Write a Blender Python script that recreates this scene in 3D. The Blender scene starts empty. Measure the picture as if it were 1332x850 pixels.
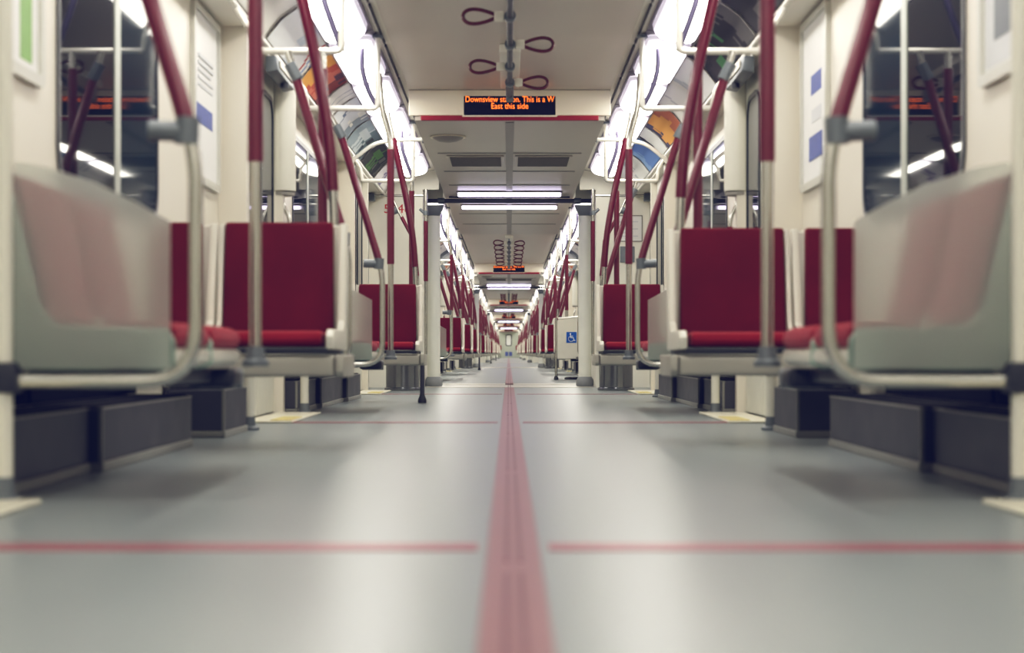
import bpy, bmesh, math, random
from mathutils import Vector, Matrix
random.seed(7)
SC = bpy.context.scene
COL = SC.collection

# ------------------------------------------------------------------ dimensions
F_PX, CAM_H = 2250.0, 0.34
CAR = 23.2                    # length of one car
C1 = -5.45                    # where the first car starts (the camera stands inside it at y = 0)
N_CARS = 6
END_Y = 133.4
W_BAY, W_DOOR = 1.40, 1.265   # half widths: seating bay, doorway
H_HI, H_LO = 2.17, 1.96       # high and dropped ceiling
GANG = [C1 + CAR*(i+1) for i in range(N_CARS-1)]

# ------------------------------------------------------------------ materials
def srgb(r, g, b):
    f = lambda c: (c/255/12.92) if c/255 <= .04045 else ((c/255+.055)/1.055)**2.4
    return (f(r), f(g), f(b), 1)

MATS = {}
def mat(name, rgb, rough=.5, metal=0., var=.06, scale=12., bump=0., bscale=200., emit=None, estr=0., spec=.5, coat=0., stretch=None, rvar=.0):
    m = bpy.data.materials.new(name); m.use_nodes = True
    nt = m.node_tree; p = nt.nodes['Principled BSDF']
    tc = nt.nodes.new('ShaderNodeTexCoord')
    src = tc.outputs['Object']
    if stretch:
        mp = nt.nodes.new('ShaderNodeMapping'); mp.inputs['Scale'].default_value = stretch
        nt.links.new(src, mp.inputs['Vector']); src = mp.outputs['Vector']
    nz = nt.nodes.new('ShaderNodeTexNoise'); nz.inputs['Scale'].default_value = scale; nz.inputs['Detail'].default_value = 4
    nt.links.new(src, nz.inputs['Vector'])
    mx = nt.nodes.new('ShaderNodeMix'); mx.data_type = 'RGBA'
    c = srgb(*rgb)
    mx.inputs[6].default_value = (c[0]*(1-var), c[1]*(1-var), c[2]*(1-var), 1)
    mx.inputs[7].default_value = (min(1, c[0]*(1+var)), min(1, c[1]*(1+var)), min(1, c[2]*(1+var)), 1)
    nt.links.new(nz.outputs['Fac'], mx.inputs[0])
    nt.links.new(mx.outputs[2], p.inputs['Base Color'])
    p.inputs['Roughness'].default_value = rough; p.inputs['Metallic'].default_value = metal
    p.inputs['Specular IOR Level'].default_value = spec
    if coat: p.inputs['Coat Weight'].default_value = coat; p.inputs['Coat Roughness'].default_value = .08
    if rvar:
        mr = nt.nodes.new('ShaderNodeMapRange'); mr.inputs[3].default_value = max(.02, rough-rvar); mr.inputs[4].default_value = rough+rvar
        nt.links.new(nz.outputs['Fac'], mr.inputs[0]); nt.links.new(mr.outputs[0], p.inputs['Roughness'])
    if bump:
        n2 = nt.nodes.new('ShaderNodeTexNoise'); n2.inputs['Scale'].default_value = bscale
        nt.links.new(tc.outputs['Object'], n2.inputs['Vector'])
        b = nt.nodes.new('ShaderNodeBump'); b.inputs['Strength'].default_value = bump; b.inputs['Distance'].default_value = .01
        nt.links.new(n2.outputs['Fac'], b.inputs['Height']); nt.links.new(b.outputs[0], p.inputs['Normal'])
    if emit:
        p.inputs['Emission Color'].default_value = srgb(*emit); p.inputs['Emission Strength'].default_value = estr
    MATS[name] = m
    return m

M_WALL = mat('cream_wall_panel', (227, 222, 211), .38, var=.03, scale=3)
M_WALL2 = mat('white_end_panel', (240, 238, 228), .4, var=.03, scale=3)
M_CEIL = mat('ceiling_panel', (196, 190, 181), .34, var=.03, scale=2)
M_CEILLO = mat('dropped_ceiling_panel', (190, 186, 178), .34, var=.03, scale=2)
M_BULK = mat('bulkhead_panel', (236, 230, 214), .42, var=.02)
M_COVE = mat('cove_panel', (236, 234, 226), .65, var=.02, spec=.2)
M_SOFF = mat('soffit_panel', (196, 192, 180), .45, var=.03)
M_SLOT = mat('air_slot_black', (24, 22, 26), .6)
M_TRIMRED = mat('crimson_trim', (150, 22, 50), .35)
M_STRIPGREY = mat('grey_strip', (150, 147, 142), .45)
M_VENT = mat('vent_grey', (128, 124, 120), .6, var=.15, scale=60)
M_FABRIC = mat('crimson_fabric', (111, 27, 43), .85, var=.34, scale=4, bump=.25, bscale=600, spec=.2)
M_FABCUSH = mat('crimson_cushion_fabric', (140, 28, 44), .8, var=.18, scale=8, bump=.25, bscale=600, spec=.2)
M_SHELL = mat('white_seat_shell', (218, 216, 206), .3, var=.03)
M_SHELLG = mat('grey_seat_shell', (172, 194, 184), .35, var=.04)
M_BEAM = mat('light_metal_beam', (176, 174, 166), .4, metal=.25, var=.05)
M_DARK = mat('dark_underframe', (42, 44, 54), .45, var=.1)
M_BOX = mat('equipment_box_metal', (74, 74, 84), .45, metal=.35, var=.18, scale=5, rvar=.1)
M_BOXD = mat('under_seat_shade_black', (14, 15, 26), .8, spec=.1)  # near-black standing in for the shade under the seats
M_BOXEDGE = mat('equipment_box_edge', (150, 150, 146), .4, metal=.3)
M_STEEL = mat('brushed_steel', (196, 195, 189), .24, metal=.92, var=.05, scale=40, stretch=(1, 1, .1))
M_WHITETUBE = mat('white_enamel_tube', (228, 226, 218), .22, metal=.2)
M_GRIP = mat('maroon_grip_sleeve', (106, 22, 50), .3, var=.08, scale=20, coat=.3)
M_CLAMP = mat('grey_clamp', (112, 118, 124), .42, metal=.2)
M_RUBBER = mat('black_rubber', (20, 22, 30), .4)
M_STRAP = mat('maroon_strap', (92, 12, 34), .28, coat=.4)
M_GASKET = mat('window_gasket', (26, 34, 46), .3)
M_MULL = mat('window_mullion', (190, 196, 188), .35, metal=.2)
M_COLUMN = mat('gangway_column_white', (238, 240, 233), .32, var=.03)
M_BOOT = mat('grey_boot', (148, 152, 156), .4, var=.12)
M_DRUM = mat('drum_cover_steel', (132, 134, 138), .2, metal=.9, var=.25, scale=4)
M_THRESH = mat('threshold_plate', (224, 220, 204), .4)
M_YELLOW = mat('threshold_yellow', (206, 192, 124), .5, var=.2, scale=30)
M_DOOR = mat('door_leaf_paint', (214, 214, 204), .35)
M_POSTW = mat('poster_paper', (238, 238, 238), .5, var=.02)
M_POSTF = mat('poster_frame', (206, 206, 200), .35)
M_PGREY = mat('poster_print_grey', (216, 218, 222), .5)
M_PBLUE = mat('poster_print_blue', (100, 112, 176), .5, var=.2, scale=40)
M_PGREEN = mat('poster_print_green', (140, 182, 112), .5, var=.15)
M_PSLATE = mat('poster_print_slate', (128, 134, 142), .5, var=.3, scale=10)
M_SIGNBLK = mat('sign_screen', (22, 22, 48), .12)
M_LED = mat('led_letters', (255, 120, 40), .5, emit=(255, 128, 48), estr=1.5)
M_NUM = mat('red_numerals', (196, 52, 52), .5)
M_BLUE = mat('access_sign_blue', (18, 92, 182), .4)
M_SIGNW = mat('sign_white', (240, 242, 244), .4)
M_CAB = mat('cab_wall', (198, 204, 192), .4)
M_REDBOX = mat('red_equipment', (130, 20, 36), .4)
M_PLATE = mat('gangway_tread', (206, 204, 196), .3, metal=.3)
def light_mat():
    # lamp behind a moulded diffuser: bright along the middle, falling off to a cool rim
    m = bpy.data.materials.new('cove_diffuser'); m.use_nodes = True
    nt = m.node_tree; p = nt.nodes['Principled BSDF']; L = nt.links.new
    p.inputs['Base Color'].default_value = srgb(236, 234, 240); p.inputs['Roughness'].default_value = .4
    at = nt.nodes.new('ShaderNodeAttribute'); at.attribute_name = 'glow'
    mr = nt.nodes.new('ShaderNodeMapRange'); mr.inputs[3].default_value = .35; mr.inputs[4].default_value = 10.5
    L(at.outputs['Fac'], mr.inputs[0]); L(mr.outputs[0], p.inputs['Emission Strength'])
    mx = nt.nodes.new('ShaderNodeMix'); mx.data_type = 'RGBA'; mx.inputs[6].default_value = srgb(214, 206, 236); mx.inputs[7].default_value = srgb(255, 251, 242)
    L(at.outputs['Fac'], mx.inputs[0]); L(mx.outputs[2], p.inputs['Emission Color'])
    return m
M_LIGHT = light_mat()
M_BRACE = mat('shadowed_steel_brace', (96, 90, 118), .35, metal=.5)  # steel coloured darker and purplish, its shade painted in
M_GAPSHADE = mat('gap_shade_grey', (112, 106, 122), .5)  # purple grey for the shade painted between cove lights
M_BARLIGHT = mat('bar_diffuser', (250, 250, 255), .4, emit=(222, 210, 255), estr=4.5)
M_STRIPE = mat('floor_stripe_red', (142, 102, 107), .3, var=.08, scale=20)
M_STRIPED = mat('floor_stripe_groove', (118, 80, 86), .35, var=.08)
M_CROSS = mat('floor_cross_line_red', (150, 88, 100), .35, var=.08, scale=20)
M_DIRT = mat('dark_debris', (30, 28, 30), .8, var=.4)

def dark_glass():
    m = mat('dark_tunnel_glass', (24, 30, 48), .03, var=.12, scale=1.5, spec=.32)
    return m
M_GLASS = dark_glass()
M_GLASS2 = mat('blue_hopper_glass', (34, 50, 68), .05, var=.3, scale=2, spec=.06)

def frosted():
    m = bpy.data.materials.new('frosted_screen_glass'); m.use_nodes = True
    nt = m.node_tree; p = nt.nodes['Principled BSDF']; out = nt.nodes['Material Output']
    p.inputs['Base Color'].default_value = srgb(244, 250, 247)
    p.inputs['Roughness'].default_value = .30; p.inputs['Transmission Weight'].default_value = 1.; p.inputs['IOR'].default_value = 1.12
    d = nt.nodes.new('ShaderNodeBsdfDiffuse'); d.inputs[0].default_value = srgb(242, 242, 238)
    t = nt.nodes.new('ShaderNodeBsdfTranslucent'); t.inputs[0].default_value = srgb(246, 246, 240)
    a = nt.nodes.new('ShaderNodeMixShader'); a.inputs[0].default_value = .55
    nt.links.new(d.outputs[0], a.inputs[1]); nt.links.new(t.outputs[0], a.inputs[2])
    b = nt.nodes.new('ShaderNodeMixShader')
    nz = nt.nodes.new('ShaderNodeTexNoise'); nz.inputs['Scale'].default_value = 3
    mr = nt.nodes.new('ShaderNodeMapRange'); mr.inputs[3].default_value = .27; mr.inputs[4].default_value = .33
    nt.links.new(nz.outputs['Fac'], mr.inputs[0]); nt.links.new(mr.outputs[0], b.inputs[0])
    nt.links.new(p.outputs[0], b.inputs[1]); nt.links.new(a.outputs[0], b.inputs[2])
    nt.links.new(b.outputs[0], out.inputs['Surface'])
    return m
M_FROST = frosted()

def floor_mat():
    m = bpy.data.materials.new('grey_vinyl_floor'); m.use_nodes = True
    nt = m.node_tree; p = nt.nodes['Principled BSDF']; L = nt.links.new
    tc = nt.nodes.new('ShaderNodeTexCoord')
    n1 = nt.nodes.new('ShaderNodeTexNoise'); n1.inputs['Scale'].default_value = 1.3; n1.inputs['Detail'].default_value = 5
    n2 = nt.nodes.new('ShaderNodeTexNoise'); n2.inputs['Scale'].default_value = 180; n2.inputs['Detail'].default_value = 2
    L(tc.outputs['Object'], n1.inputs['Vector']); L(tc.outputs['Object'], n2.inputs['Vector'])
    mx = nt.nodes.new('ShaderNodeMix'); mx.data_type = 'RGBA'
    mx.inputs[6].default_value = srgb(129, 138, 143); mx.inputs[7].default_value = srgb(144, 151, 153)
    L(n1.outputs['Fac'], mx.inputs[0])
    m2 = nt.nodes.new('ShaderNodeMix'); m2.data_type = 'RGBA'; m2.blend_type = 'OVERLAY'; m2.inputs[0].default_value = .22
    L(mx.outputs[2], m2.inputs[6]); L(n2.outputs['Fac'], m2.inputs[7]); L(m2.outputs[2], p.inputs['Base Color'])
    mr = nt.nodes.new('ShaderNodeMapRange'); mr.inputs[3].default_value = .27; mr.inputs[4].default_value = .32
    L(n1.outputs['Fac'], mr.inputs[0]); L(mr.outputs[0], p.inputs['Roughness'])
    b = nt.nodes.new('ShaderNodeBump'); b.inputs['Strength'].default_value = .04; b.inputs['Distance'].default_value = .004
    L(n2.outputs['Fac'], b.inputs['Height']); L(b.outputs[0], p.inputs['Normal'])
    return m
M_FLOOR = floor_mat()

def card_mat(name, stops, noise=.25, scale=9, axis='Y', length=1.4):
    """printed advertising card: colour bands along its length, broken up by blocks of print"""
    m = bpy.data.materials.new(name); m.use_nodes = True
    nt = m.node_tree; p = nt.nodes['Principled BSDF']; L = nt.links.new
    tc = nt.nodes.new('ShaderNodeTexCoord'); sp = nt.nodes.new('ShaderNodeSeparateXYZ'); L(tc.outputs['Object'], sp.inputs[0])
    dv = nt.nodes.new('ShaderNodeMath'); dv.operation = 'DIVIDE'; dv.inputs[1].default_value = length; L(sp.outputs[axis], dv.inputs[0])
    sn = nt.nodes.new('ShaderNodeVectorMath'); sn.operation = 'SNAP'; sn.inputs[1].default_value = (.055, .13, 5.); L(tc.outputs['Object'], sn.inputs[0])
    vo = nt.nodes.new('ShaderNodeTexWhiteNoise'); vo.noise_dimensions = '3D'; L(sn.outputs[0], vo.inputs['Vector'])
    ad = nt.nodes.new('ShaderNodeMath'); ad.operation = 'MULTIPLY_ADD'; ad.inputs[1].default_value = noise; L(vo.outputs['Value'], ad.inputs[0]); L(dv.outputs[0], ad.inputs[2])
    sb = nt.nodes.new('ShaderNodeMath'); sb.operation = 'SUBTRACT'; sb.inputs[1].default_value = noise/2; L(ad.outputs[0], sb.inputs[0])
    cr = nt.nodes.new('ShaderNodeValToRGB'); cr.color_ramp.interpolation = 'CONSTANT'
    e = cr.color_ramp.elements
    while len(e) < len(stops): e.new(.5)
    for i, (pos, c) in enumerate(stops): e[i].position = pos; e[i].color = srgb(*c)
    L(sb.outputs[0], cr.inputs[0]); L(cr.outputs[0], p.inputs['Base Color']); p.inputs['Roughness'].default_value = .75; p.inputs['Specular IOR Level'].default_value = .15
    return m

for m_ in (M_FABRIC, M_FABCUSH):
    p_ = m_.node_tree.nodes['Principled BSDF']; p_.inputs['Sheen Weight'].default_value = .25; p_.inputs['Sheen Roughness'].default_value = .4; p_.inputs['Sheen Tint'].default_value = srgb(255, 190, 200)

# ------------------------------------------------------------------ mesh builder
class MB:
    def __init__(s): s.bm = bmesh.new()
    def box(s, x0, x1, y0, y1, z0, z1, bev=0, seg=2):
        if x0 > x1: x0, x1 = x1, x0
        t = bmesh.new()
        bmesh.ops.create_cube(t, size=1, matrix=Matrix.Translation(((x0+x1)/2, (y0+y1)/2, (z0+z1)/2)) @ Matrix.Diagonal((x1-x0, y1-y0, z1-z0, 1)))
        if bev: bmesh.ops.bevel(t, geom=t.edges[:], offset=bev, segments=seg, profile=.6, affect='EDGES')
        return s.add(t)
    def add(s, t, mtx=None):
        if mtx: bmesh.ops.transform(t, matrix=mtx, verts=t.verts)
        me = bpy.data.meshes.new('t'); t.to_mesh(me); t.free(); s.bm.from_mesh(me); bpy.data.meshes.remove(me); return s
    def quad(s, *pts):
        s.bm.faces.new([s.bm.verts.new(p) for p in pts]); return s
    def prism(s, poly, axis, a, b, bev=0, seg=2):
        """poly in the other two axes (cyclic order without `axis`), extruded along axis from a to b"""
        t = bmesh.new()
        def P(u, v, w): return {'x': (w, u, v), 'y': (u, w, v), 'z': (u, v, w)}[axis]
        A = [t.verts.new(P(u, v, a)) for u, v in poly]; B = [t.verts.new(P(u, v, b)) for u, v in poly]
        n = len(poly); t.faces.new(A); t.faces.new(B[::-1])
        for i in range(n): t.faces.new((A[i], B[i], B[(i+1) % n], A[(i+1) % n]))
        bmesh.ops.recalc_face_normals(t, faces=t.faces)
        if bev: bmesh.ops.bevel(t, geom=t.edges[:], offset=bev, segments=seg, profile=.6, affect='EDGES', clamp_overlap=True)
        return s.add(t)
    def tube(s, pts, r, n=12, cap=True):
        pts = [Vector(p) for p in pts]; t = s.bm; rings = []
        d0 = (pts[1]-pts[0]).normalized()
        u = d0.orthogonal().normalized()
        for i, p in enumerate(pts):
            d = (pts[min(i+1, len(pts)-1)]-pts[max(i-1, 0)]).normalized()
            u = (u-d*u.dot(d)).normalized(); v = d.cross(u)
            rr = r[i] if isinstance(r, (list, tuple)) else r
            rings.append([t.verts.new(p+(u*math.cos(2*math.pi*k/n)+v*math.sin(2*math.pi*k/n))*rr) for k in range(n)])
        for a, b in zip(rings, rings[1:]):
            for k in range(n): t.faces.new((a[k], a[(k+1) % n], b[(k+1) % n], b[k])).smooth = True
        if cap: t.faces.new(rings[0][::-1]); t.faces.new(rings[-1])
        return s
    def loop(s, pts, r, n=10):
        pts = [Vector(p) for p in pts]; N = len(pts); t = s.bm; rings = []
        nrm = Vector((0, 0, 0))
        for i in range(N): nrm += pts[i].cross(pts[(i+1) % N])
        nrm.normalize()
        for i, p in enumerate(pts):
            d = (pts[(i+1) % N]-pts[i-1]).normalized(); v = d.cross(nrm)
            rings.append([t.verts.new(p+(nrm*math.cos(2*math.pi*k/n)+v*math.sin(2*math.pi*k/n))*r) for k in range(n)])
        for i in range(N):
            a, b = rings[i], rings[(i+1) % N]
            for k in range(n): t.faces.new((a[k], a[(k+1) % n], b[(k+1) % n], b[k])).smooth = True
        return s
    def lathe(s, prof, cx, cy, n=20, z=0):
        t = s.bm; rings = [[t.verts.new((cx+r*math.cos(2*math.pi*k/n), cy+r*math.sin(2*math.pi*k/n), z+h)) for k in range(n)] for r, h in prof]
        for a, b in zip(rings, rings[1:]):
            for k in range(n): t.faces.new((a[k], a[(k+1) % n], b[(k+1) % n], b[k])).smooth = True
        t.faces.new(rings[0][::-1]); t.faces.new(rings[-1]); return s
    def mesh(s, name, m, origin=(0, 0, 0), smooth=None, recalc=True):
        bm = s.bm
        bmesh.ops.translate(bm, vec=-Vector(origin), verts=bm.verts)
        if recalc: bmesh.ops.recalc_face_normals(bm, faces=bm.faces)
        me = bpy.data.meshes.new(name); bm.to_mesh(me); bm.free()
        me.materials.append(m)
        if smooth is not None:
            for p in me.polygons: p.use_smooth = True
            me.set_sharp_from_angle(angle=math.radians(smooth))
        return me

def fillet(pts, r, n=6):
    """round the inner corners of a polyline"""
    pts = [Vector(p) for p in pts]; out = [pts[0]]
    for a, b, c in zip(pts, pts[1:], pts[2:]):
        rr = min(r, (a-b).length*.48, (c-b).length*.48)
        p, q = b+(a-b).normalized()*rr, b+(c-b).normalized()*rr
        for i in range(n+1):
            t = i/n; out.append(p*(1-t)**2+b*2*t*(1-t)+q*t*t)
    return out+[pts[-1]]

def cut(path, z_lo, z_hi):
    """the piece of a polyline between two heights"""
    out = []
    for a, b in zip(path, path[1:]):
        (lo, hi) = (a, b) if a.z < b.z else (b, a)
        if hi.z < z_lo or lo.z > z_hi or hi.z-lo.z < 1e-6: continue
        f = lambda p: p if z_lo <= p.z <= z_hi else lo.lerp(hi, ((z_lo if p.z < z_lo else z_hi)-lo.z)/(hi.z-lo.z))
        for p in (f(a), f(b)):
            if not out or (out[-1]-p).length > 1e-4: out.append(p)
    return out

# ------------------------------------------------------------------ objects
def link(name, me, parent=None, loc=(0, 0, 0)):
    o = bpy.data.objects.new(name, me); COL.objects.link(o); o.location = loc
    if parent is not None: o.parent = parent
    return o
def tag(o, label, cat, group=None, kind=None):
    o['label'] = label; o['category'] = cat
    if group: o['group'] = group
    if kind: o['kind'] = kind
    return o
def empty(name, loc):
    o = bpy.data.objects.new(name, None); COL.objects.link(o); o.location = loc; o.empty_display_size = .1
    return o
def structure(name, me, parent=None):
    o = link(name, me, parent)
    if parent is None: o['kind'] = 'structure'
    return o

CACHE = {}
def build(key, fn):
    """fn() -> (name, base, [(part name, mesh builder, material, smooth, [sub-parts...])]); meshes made once and shared by every repeat"""
    if key not in CACHE:
        name, base, parts = fn()
        def conv(ps):
            return [(p[0], p[1].mesh(p[0], p[2], base, p[3] if len(p) > 3 else None), conv(p[4]) if len(p) > 4 else []) for p in ps]
        CACHE[key] = (name, base, conv(parts))
    return CACHE[key]
def place(key, fn, y0, label, cat, group=None, x=0., z=0.):
    name, base, parts = build(key, fn)
    loc = (base[0]+x, base[1]+y0, base[2]+z)
    if len(parts) == 1:
        pn, me, subs = parts[0]
        root = link(name, me, None, loc)
        for sn, sm, _ in subs: link(sn, sm, root)
    else:
        root = empty(name, loc)
        for pn, me, subs in parts:
            p = link(pn, me, root)
            for sn, sm, _ in subs: link(sn, sm, p)
    tag(root, label, cat, group)
    return root

# ------------------------------------------------------------------ the shell
YS, YE = C1+.55, END_Y
def floor_and_lines():
    structure('floor', MB().box(-1.6, 1.6, YS-.1, YE+.1, -.05, 0).mesh('floor', M_FLOOR))
    b = MB()
    y = 0.2
    structure('floor_stripe', MB().box(-.045, .045, .4, YE-1.5, 0, .003, .0012, 1).mesh('floor_stripe', M_STRIPE))
    g = MB()
    for sx in (-1, 1):
        yy = .6
        while yy < 40:
            g.box(sx*.011-.004, sx*.011+.004, yy, yy+2.05, .003, .0044)
            yy += 2.2
    structure('floor_stripe_ridges', g.mesh('floor_stripe_ridges', M_STRIPED))
    for k, (yc, w) in enumerate([(3.03, .10), (8.5, .12), (14.4, .12)]):
        for s in (-1, 1):
            structure('floor_cross_line', MB().box(s*.062, s*1.26, yc-w/2, yc+w/2, 0, .002).mesh('floor_cross_line', M_CROSS))
    for gy in GANG:
        structure('floor_gangway_plate', MB().box(-.83, .83, gy-.55, gy+.55, 0, .004).mesh('floor_gangway_plate', M_PLATE))
        structure('floor_gangway_strip', MB().box(-.83, .83, gy+.9, gy+1.6, 0, .003).mesh('floor_gangway_strip', M_PLATE))
floor_and_lines()

COVE = [(.70, 2.17), (.755, 2.165), (1.05, 2.105), (1.11, 2.075), (1.165, 2.035), (1.215, 1.975), (1.245, 1.925), (1.25, 1.905)]
AD = [(1.045, 2.098), (1.095, 2.070), (1.15, 2.030), (1.20, 1.97), (1.232, 1.925)]

def bays(c):
    return [c+3.57+5.8*i for i in range(3)]

def shell():
    for s, side in ((-1, 'left'), (1, 'right')):
        w = MB(); cv = MB(); base = MB(); tr = MB(); lip = MB()
        for i in range(N_CARS):
            c = C1+CAR*i
            y0c, y1c = c+.55, c+CAR-.55
            if i == N_CARS-1: y1c = END_Y
            # zones along the car: end bays and bays wide, doorways narrow
            zones = [(y0c, c+2.15, W_BAY)]
            for b in bays(c):
                zones += [(b-1.42, b, W_DOOR), (b, b+4.38, W_BAY)]
            zones += [(bays(c)[-1]+4.38, bays(c)[-1]+5.8, W_DOOR), (bays(c)[-1]+5.8, y1c, W_BAY)]
            for (a, b, wd) in zones:
                if wd == W_BAY:
                    w.quad((s*wd, a, 0), (s*wd, b, 0), (s*wd, b, 1.91), (s*wd, a, 1.91))
                    w.quad((s*wd, a, 1.91), (s*wd, b, 1.91), (s*1.25, b, 1.91), (s*1.25, a, 1.91))
                else:
                    # door reveal: jambs stand at W_DOOR for 8 cm each end, door leaves sit back at 1.34
                    w.quad((s*1.36, a+.08, 0), (s*1.36, b-.08, 0), (s*1.36, b-.08, 1.91), (s*1.36, a+.08, 1.91))
                    for q0, q1 in ((a, a+.08), (b-.08, b)):
                        w.quad((s*W_DOOR, q0, 0), (s*W_DOOR, q1, 0), (s*W_DOOR, q1, 1.91), (s*W_DOOR, q0, 1.91))
                    w.quad((s*W_DOOR, a+.08, 0), (s*1.36, a+.08, 0), (s*1.36, a+.08, 1.91), (s*W_DOOR, a+.08, 1.91))
                    w.quad((s*W_DOOR, b-.08, 0), (s*1.36, b-.08, 0), (s*1.36, b-.08, 1.91), (s*W_DOOR, b-.08, 1.91))
                    w.quad((s*W_DOOR, a, 0), (s*W_BAY, a, 0), (s*W_BAY, a, 1.91), (s*W_DOOR, a, 1.91))
                    w.quad((s*W_DOOR, b, 0), (s*W_BAY, b, 0), (s*W_BAY, b, 1.91), (s*W_DOOR, b, 1.91))
                    w.quad((s*1.36, a, 1.88), (s*1.36, b, 1.88), (s*1.25, b, 1.88), (s*1.25, a, 1.88))
                    w.quad((s*1.25, a, 1.88), (s*1.25, b, 1.88), (s*1.25, b, 1.91), (s*1.25, a, 1.91))
            for (p, q) in zip(COVE, COVE[1:]):
                cv.quad((s*p[0], y0c, p[1]), (s*p[0], y1c, p[1]), (s*q[0], y1c, q[1]), (s*q[0], y0c, q[1]))
            lip.tube([(s*1.243, y0c+.02, 1.913), (s*1.243, y1c-.02, 1.913)], .017, 8)
            # dark air slot along the ceiling edge, broken by white clips
            y = max(y0c, .5)+.1
            while y < y1c-1.3:
                lo = any(abs(y+.5-(gy)) < 5.8 for gy in GANG)
                tr.box(s*.728, s*.738, y, y+1.12, 2.150, 2.164)
                y += 1.2
        structure('wall_'+side, w.mesh('wall_'+side, M_WALL, recalc=False))
        structure('ceiling_cove_'+side, cv.mesh('ceiling_cove_'+side, M_COVE, smooth=40, recalc=False))
        structure('trim_'+('1' if s < 0 else '2'), lip.mesh('cove_lip', M_SHELL, smooth=60))
        structure('trim_'+('3' if s < 0 else '4'), tr.mesh('air_slot', M_SLOT))
    structure('ceiling', MB().box(-.72, .72, YS-.1, YE+.1, H_HI, H_HI+.03).mesh('ceiling', M_CEIL))
    # panel seams of the high ceiling
    # dropped ceilings around each gangway, with a bulkhead at each end
    spans = [(g-5.75, g+5.75) for g in GANG]+[(C1+CAR*N_CARS-5.75, END_Y)]
    for k, (a, b) in enumerate(spans):
        d = structure('ceiling_dropped', MB().box(-.66, .66, a+.02, b, H_LO, H_HI-.002).mesh('ceiling_dropped', M_CEILLO))
        f = MB(); f.box(-.70, .70, a, a+.02, H_LO+.032, H_HI-.002, .003, 1)
        structure('wall_bulkhead', f.mesh('wall_bulkhead', M_BULK))
        structure('trim_5' if k == 0 else 'trim_5.%03d' % k, MB().box(-.617, .617, a-.015, a+.019, H_LO-.004, H_LO+.03, .006, 2).mesh('bulkhead_trim', M_TRIMRED))
        st = MB(); st.box(-.03, .03, a+.1, b-.1, H_LO-.006, H_LO-.001)
        structure('trim_6' if k == 0 else 'trim_6.%03d' % k, st.mesh('ceiling_centre_strip', M_STRIPGREY))
        sm = MB()
        for yy in (a+1.95, a+3.35, a+4.6, a+8, a+9.6):
            if yy < b-.2: sm.box(-.58, .58, yy, yy+.05, H_LO-.005, H_LO-.001)
        structure('ceiling_seam_strip', sm.mesh('ceiling_seam_strip', M_STRIPGREY))
    # end walls between cars, with the gangway opening
    for gi, gy in enumerate(GANG):
        for s, side in ((-1, 'left'), (1, 'right')):
            poly = [(.86, 0), (1.398, 0), (1.398, 1.908), (1.25, 1.908)]+[(x-.002, z-.002) for x, z in COVE[::-1][1:]]+[(.70, 1.97), (.86, 1.97)]
            for y in (gy-.55, gy+.53):
                structure('wall_end_'+side, MB().prism([(s*x, z) for x, z in poly], 'y', y, y+.02).mesh('wall_end', M_WALL2))
            structure('wall_gangway_'+side, MB().box(s*.86, s*.90, gy-.53, gy+.53, 0, 1.96).mesh('wall_gangway', M_WALL2))
    structure('wall_rear', MB().box(-1.5, 1.5, YS-.06, YS-.02, 0, 2.3).mesh('wall_rear', M_CAB))
    structure('wall_cab', MB().box(-1.5, 1.5, END_Y, END_Y+.04, 0, 2.3).mesh('wall_cab', M_CAB))
shell()

def rrect(u0, u1, v0, v1, r, n=5):
    out = []
    for cu, cv, a0 in ((u1-r, v1-r, 0), (u0+r, v1-r, 90), (u0+r, v0+r, 180), (u1-r, v0+r, 270)):
        for k in range(n+1):
            a = math.radians(a0+90*k/n); out.append((cu+r*math.cos(a), cv+r*math.sin(a)))
    return out
def ring(mb, outer, inner, axis, a, b):
    n = len(outer); t = mb.bm
    P = lambda u, v, w: {'x': (w, u, v), 'y': (u, w, v)}[axis]
    O = [[t.verts.new(P(u, v, w)) for u, v in outer] for w in (a, b)]
    I = [[t.verts.new(P(u, v, w)) for u, v in inner] for w in (a, b)]
    for k in range(n):
        j = (k+1) % n
        t.faces.new((O[0][k], O[0][j], O[1][j], O[1][k])); t.faces.new((I[0][k], I[0][j], I[1][j], I[1][k]))
        t.faces.new((O[0][k], O[0][j], I[0][j], I[0][k])); t.faces.new((O[1][k], O[1][j], I[1][j], I[1][k]))
    return mb

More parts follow.
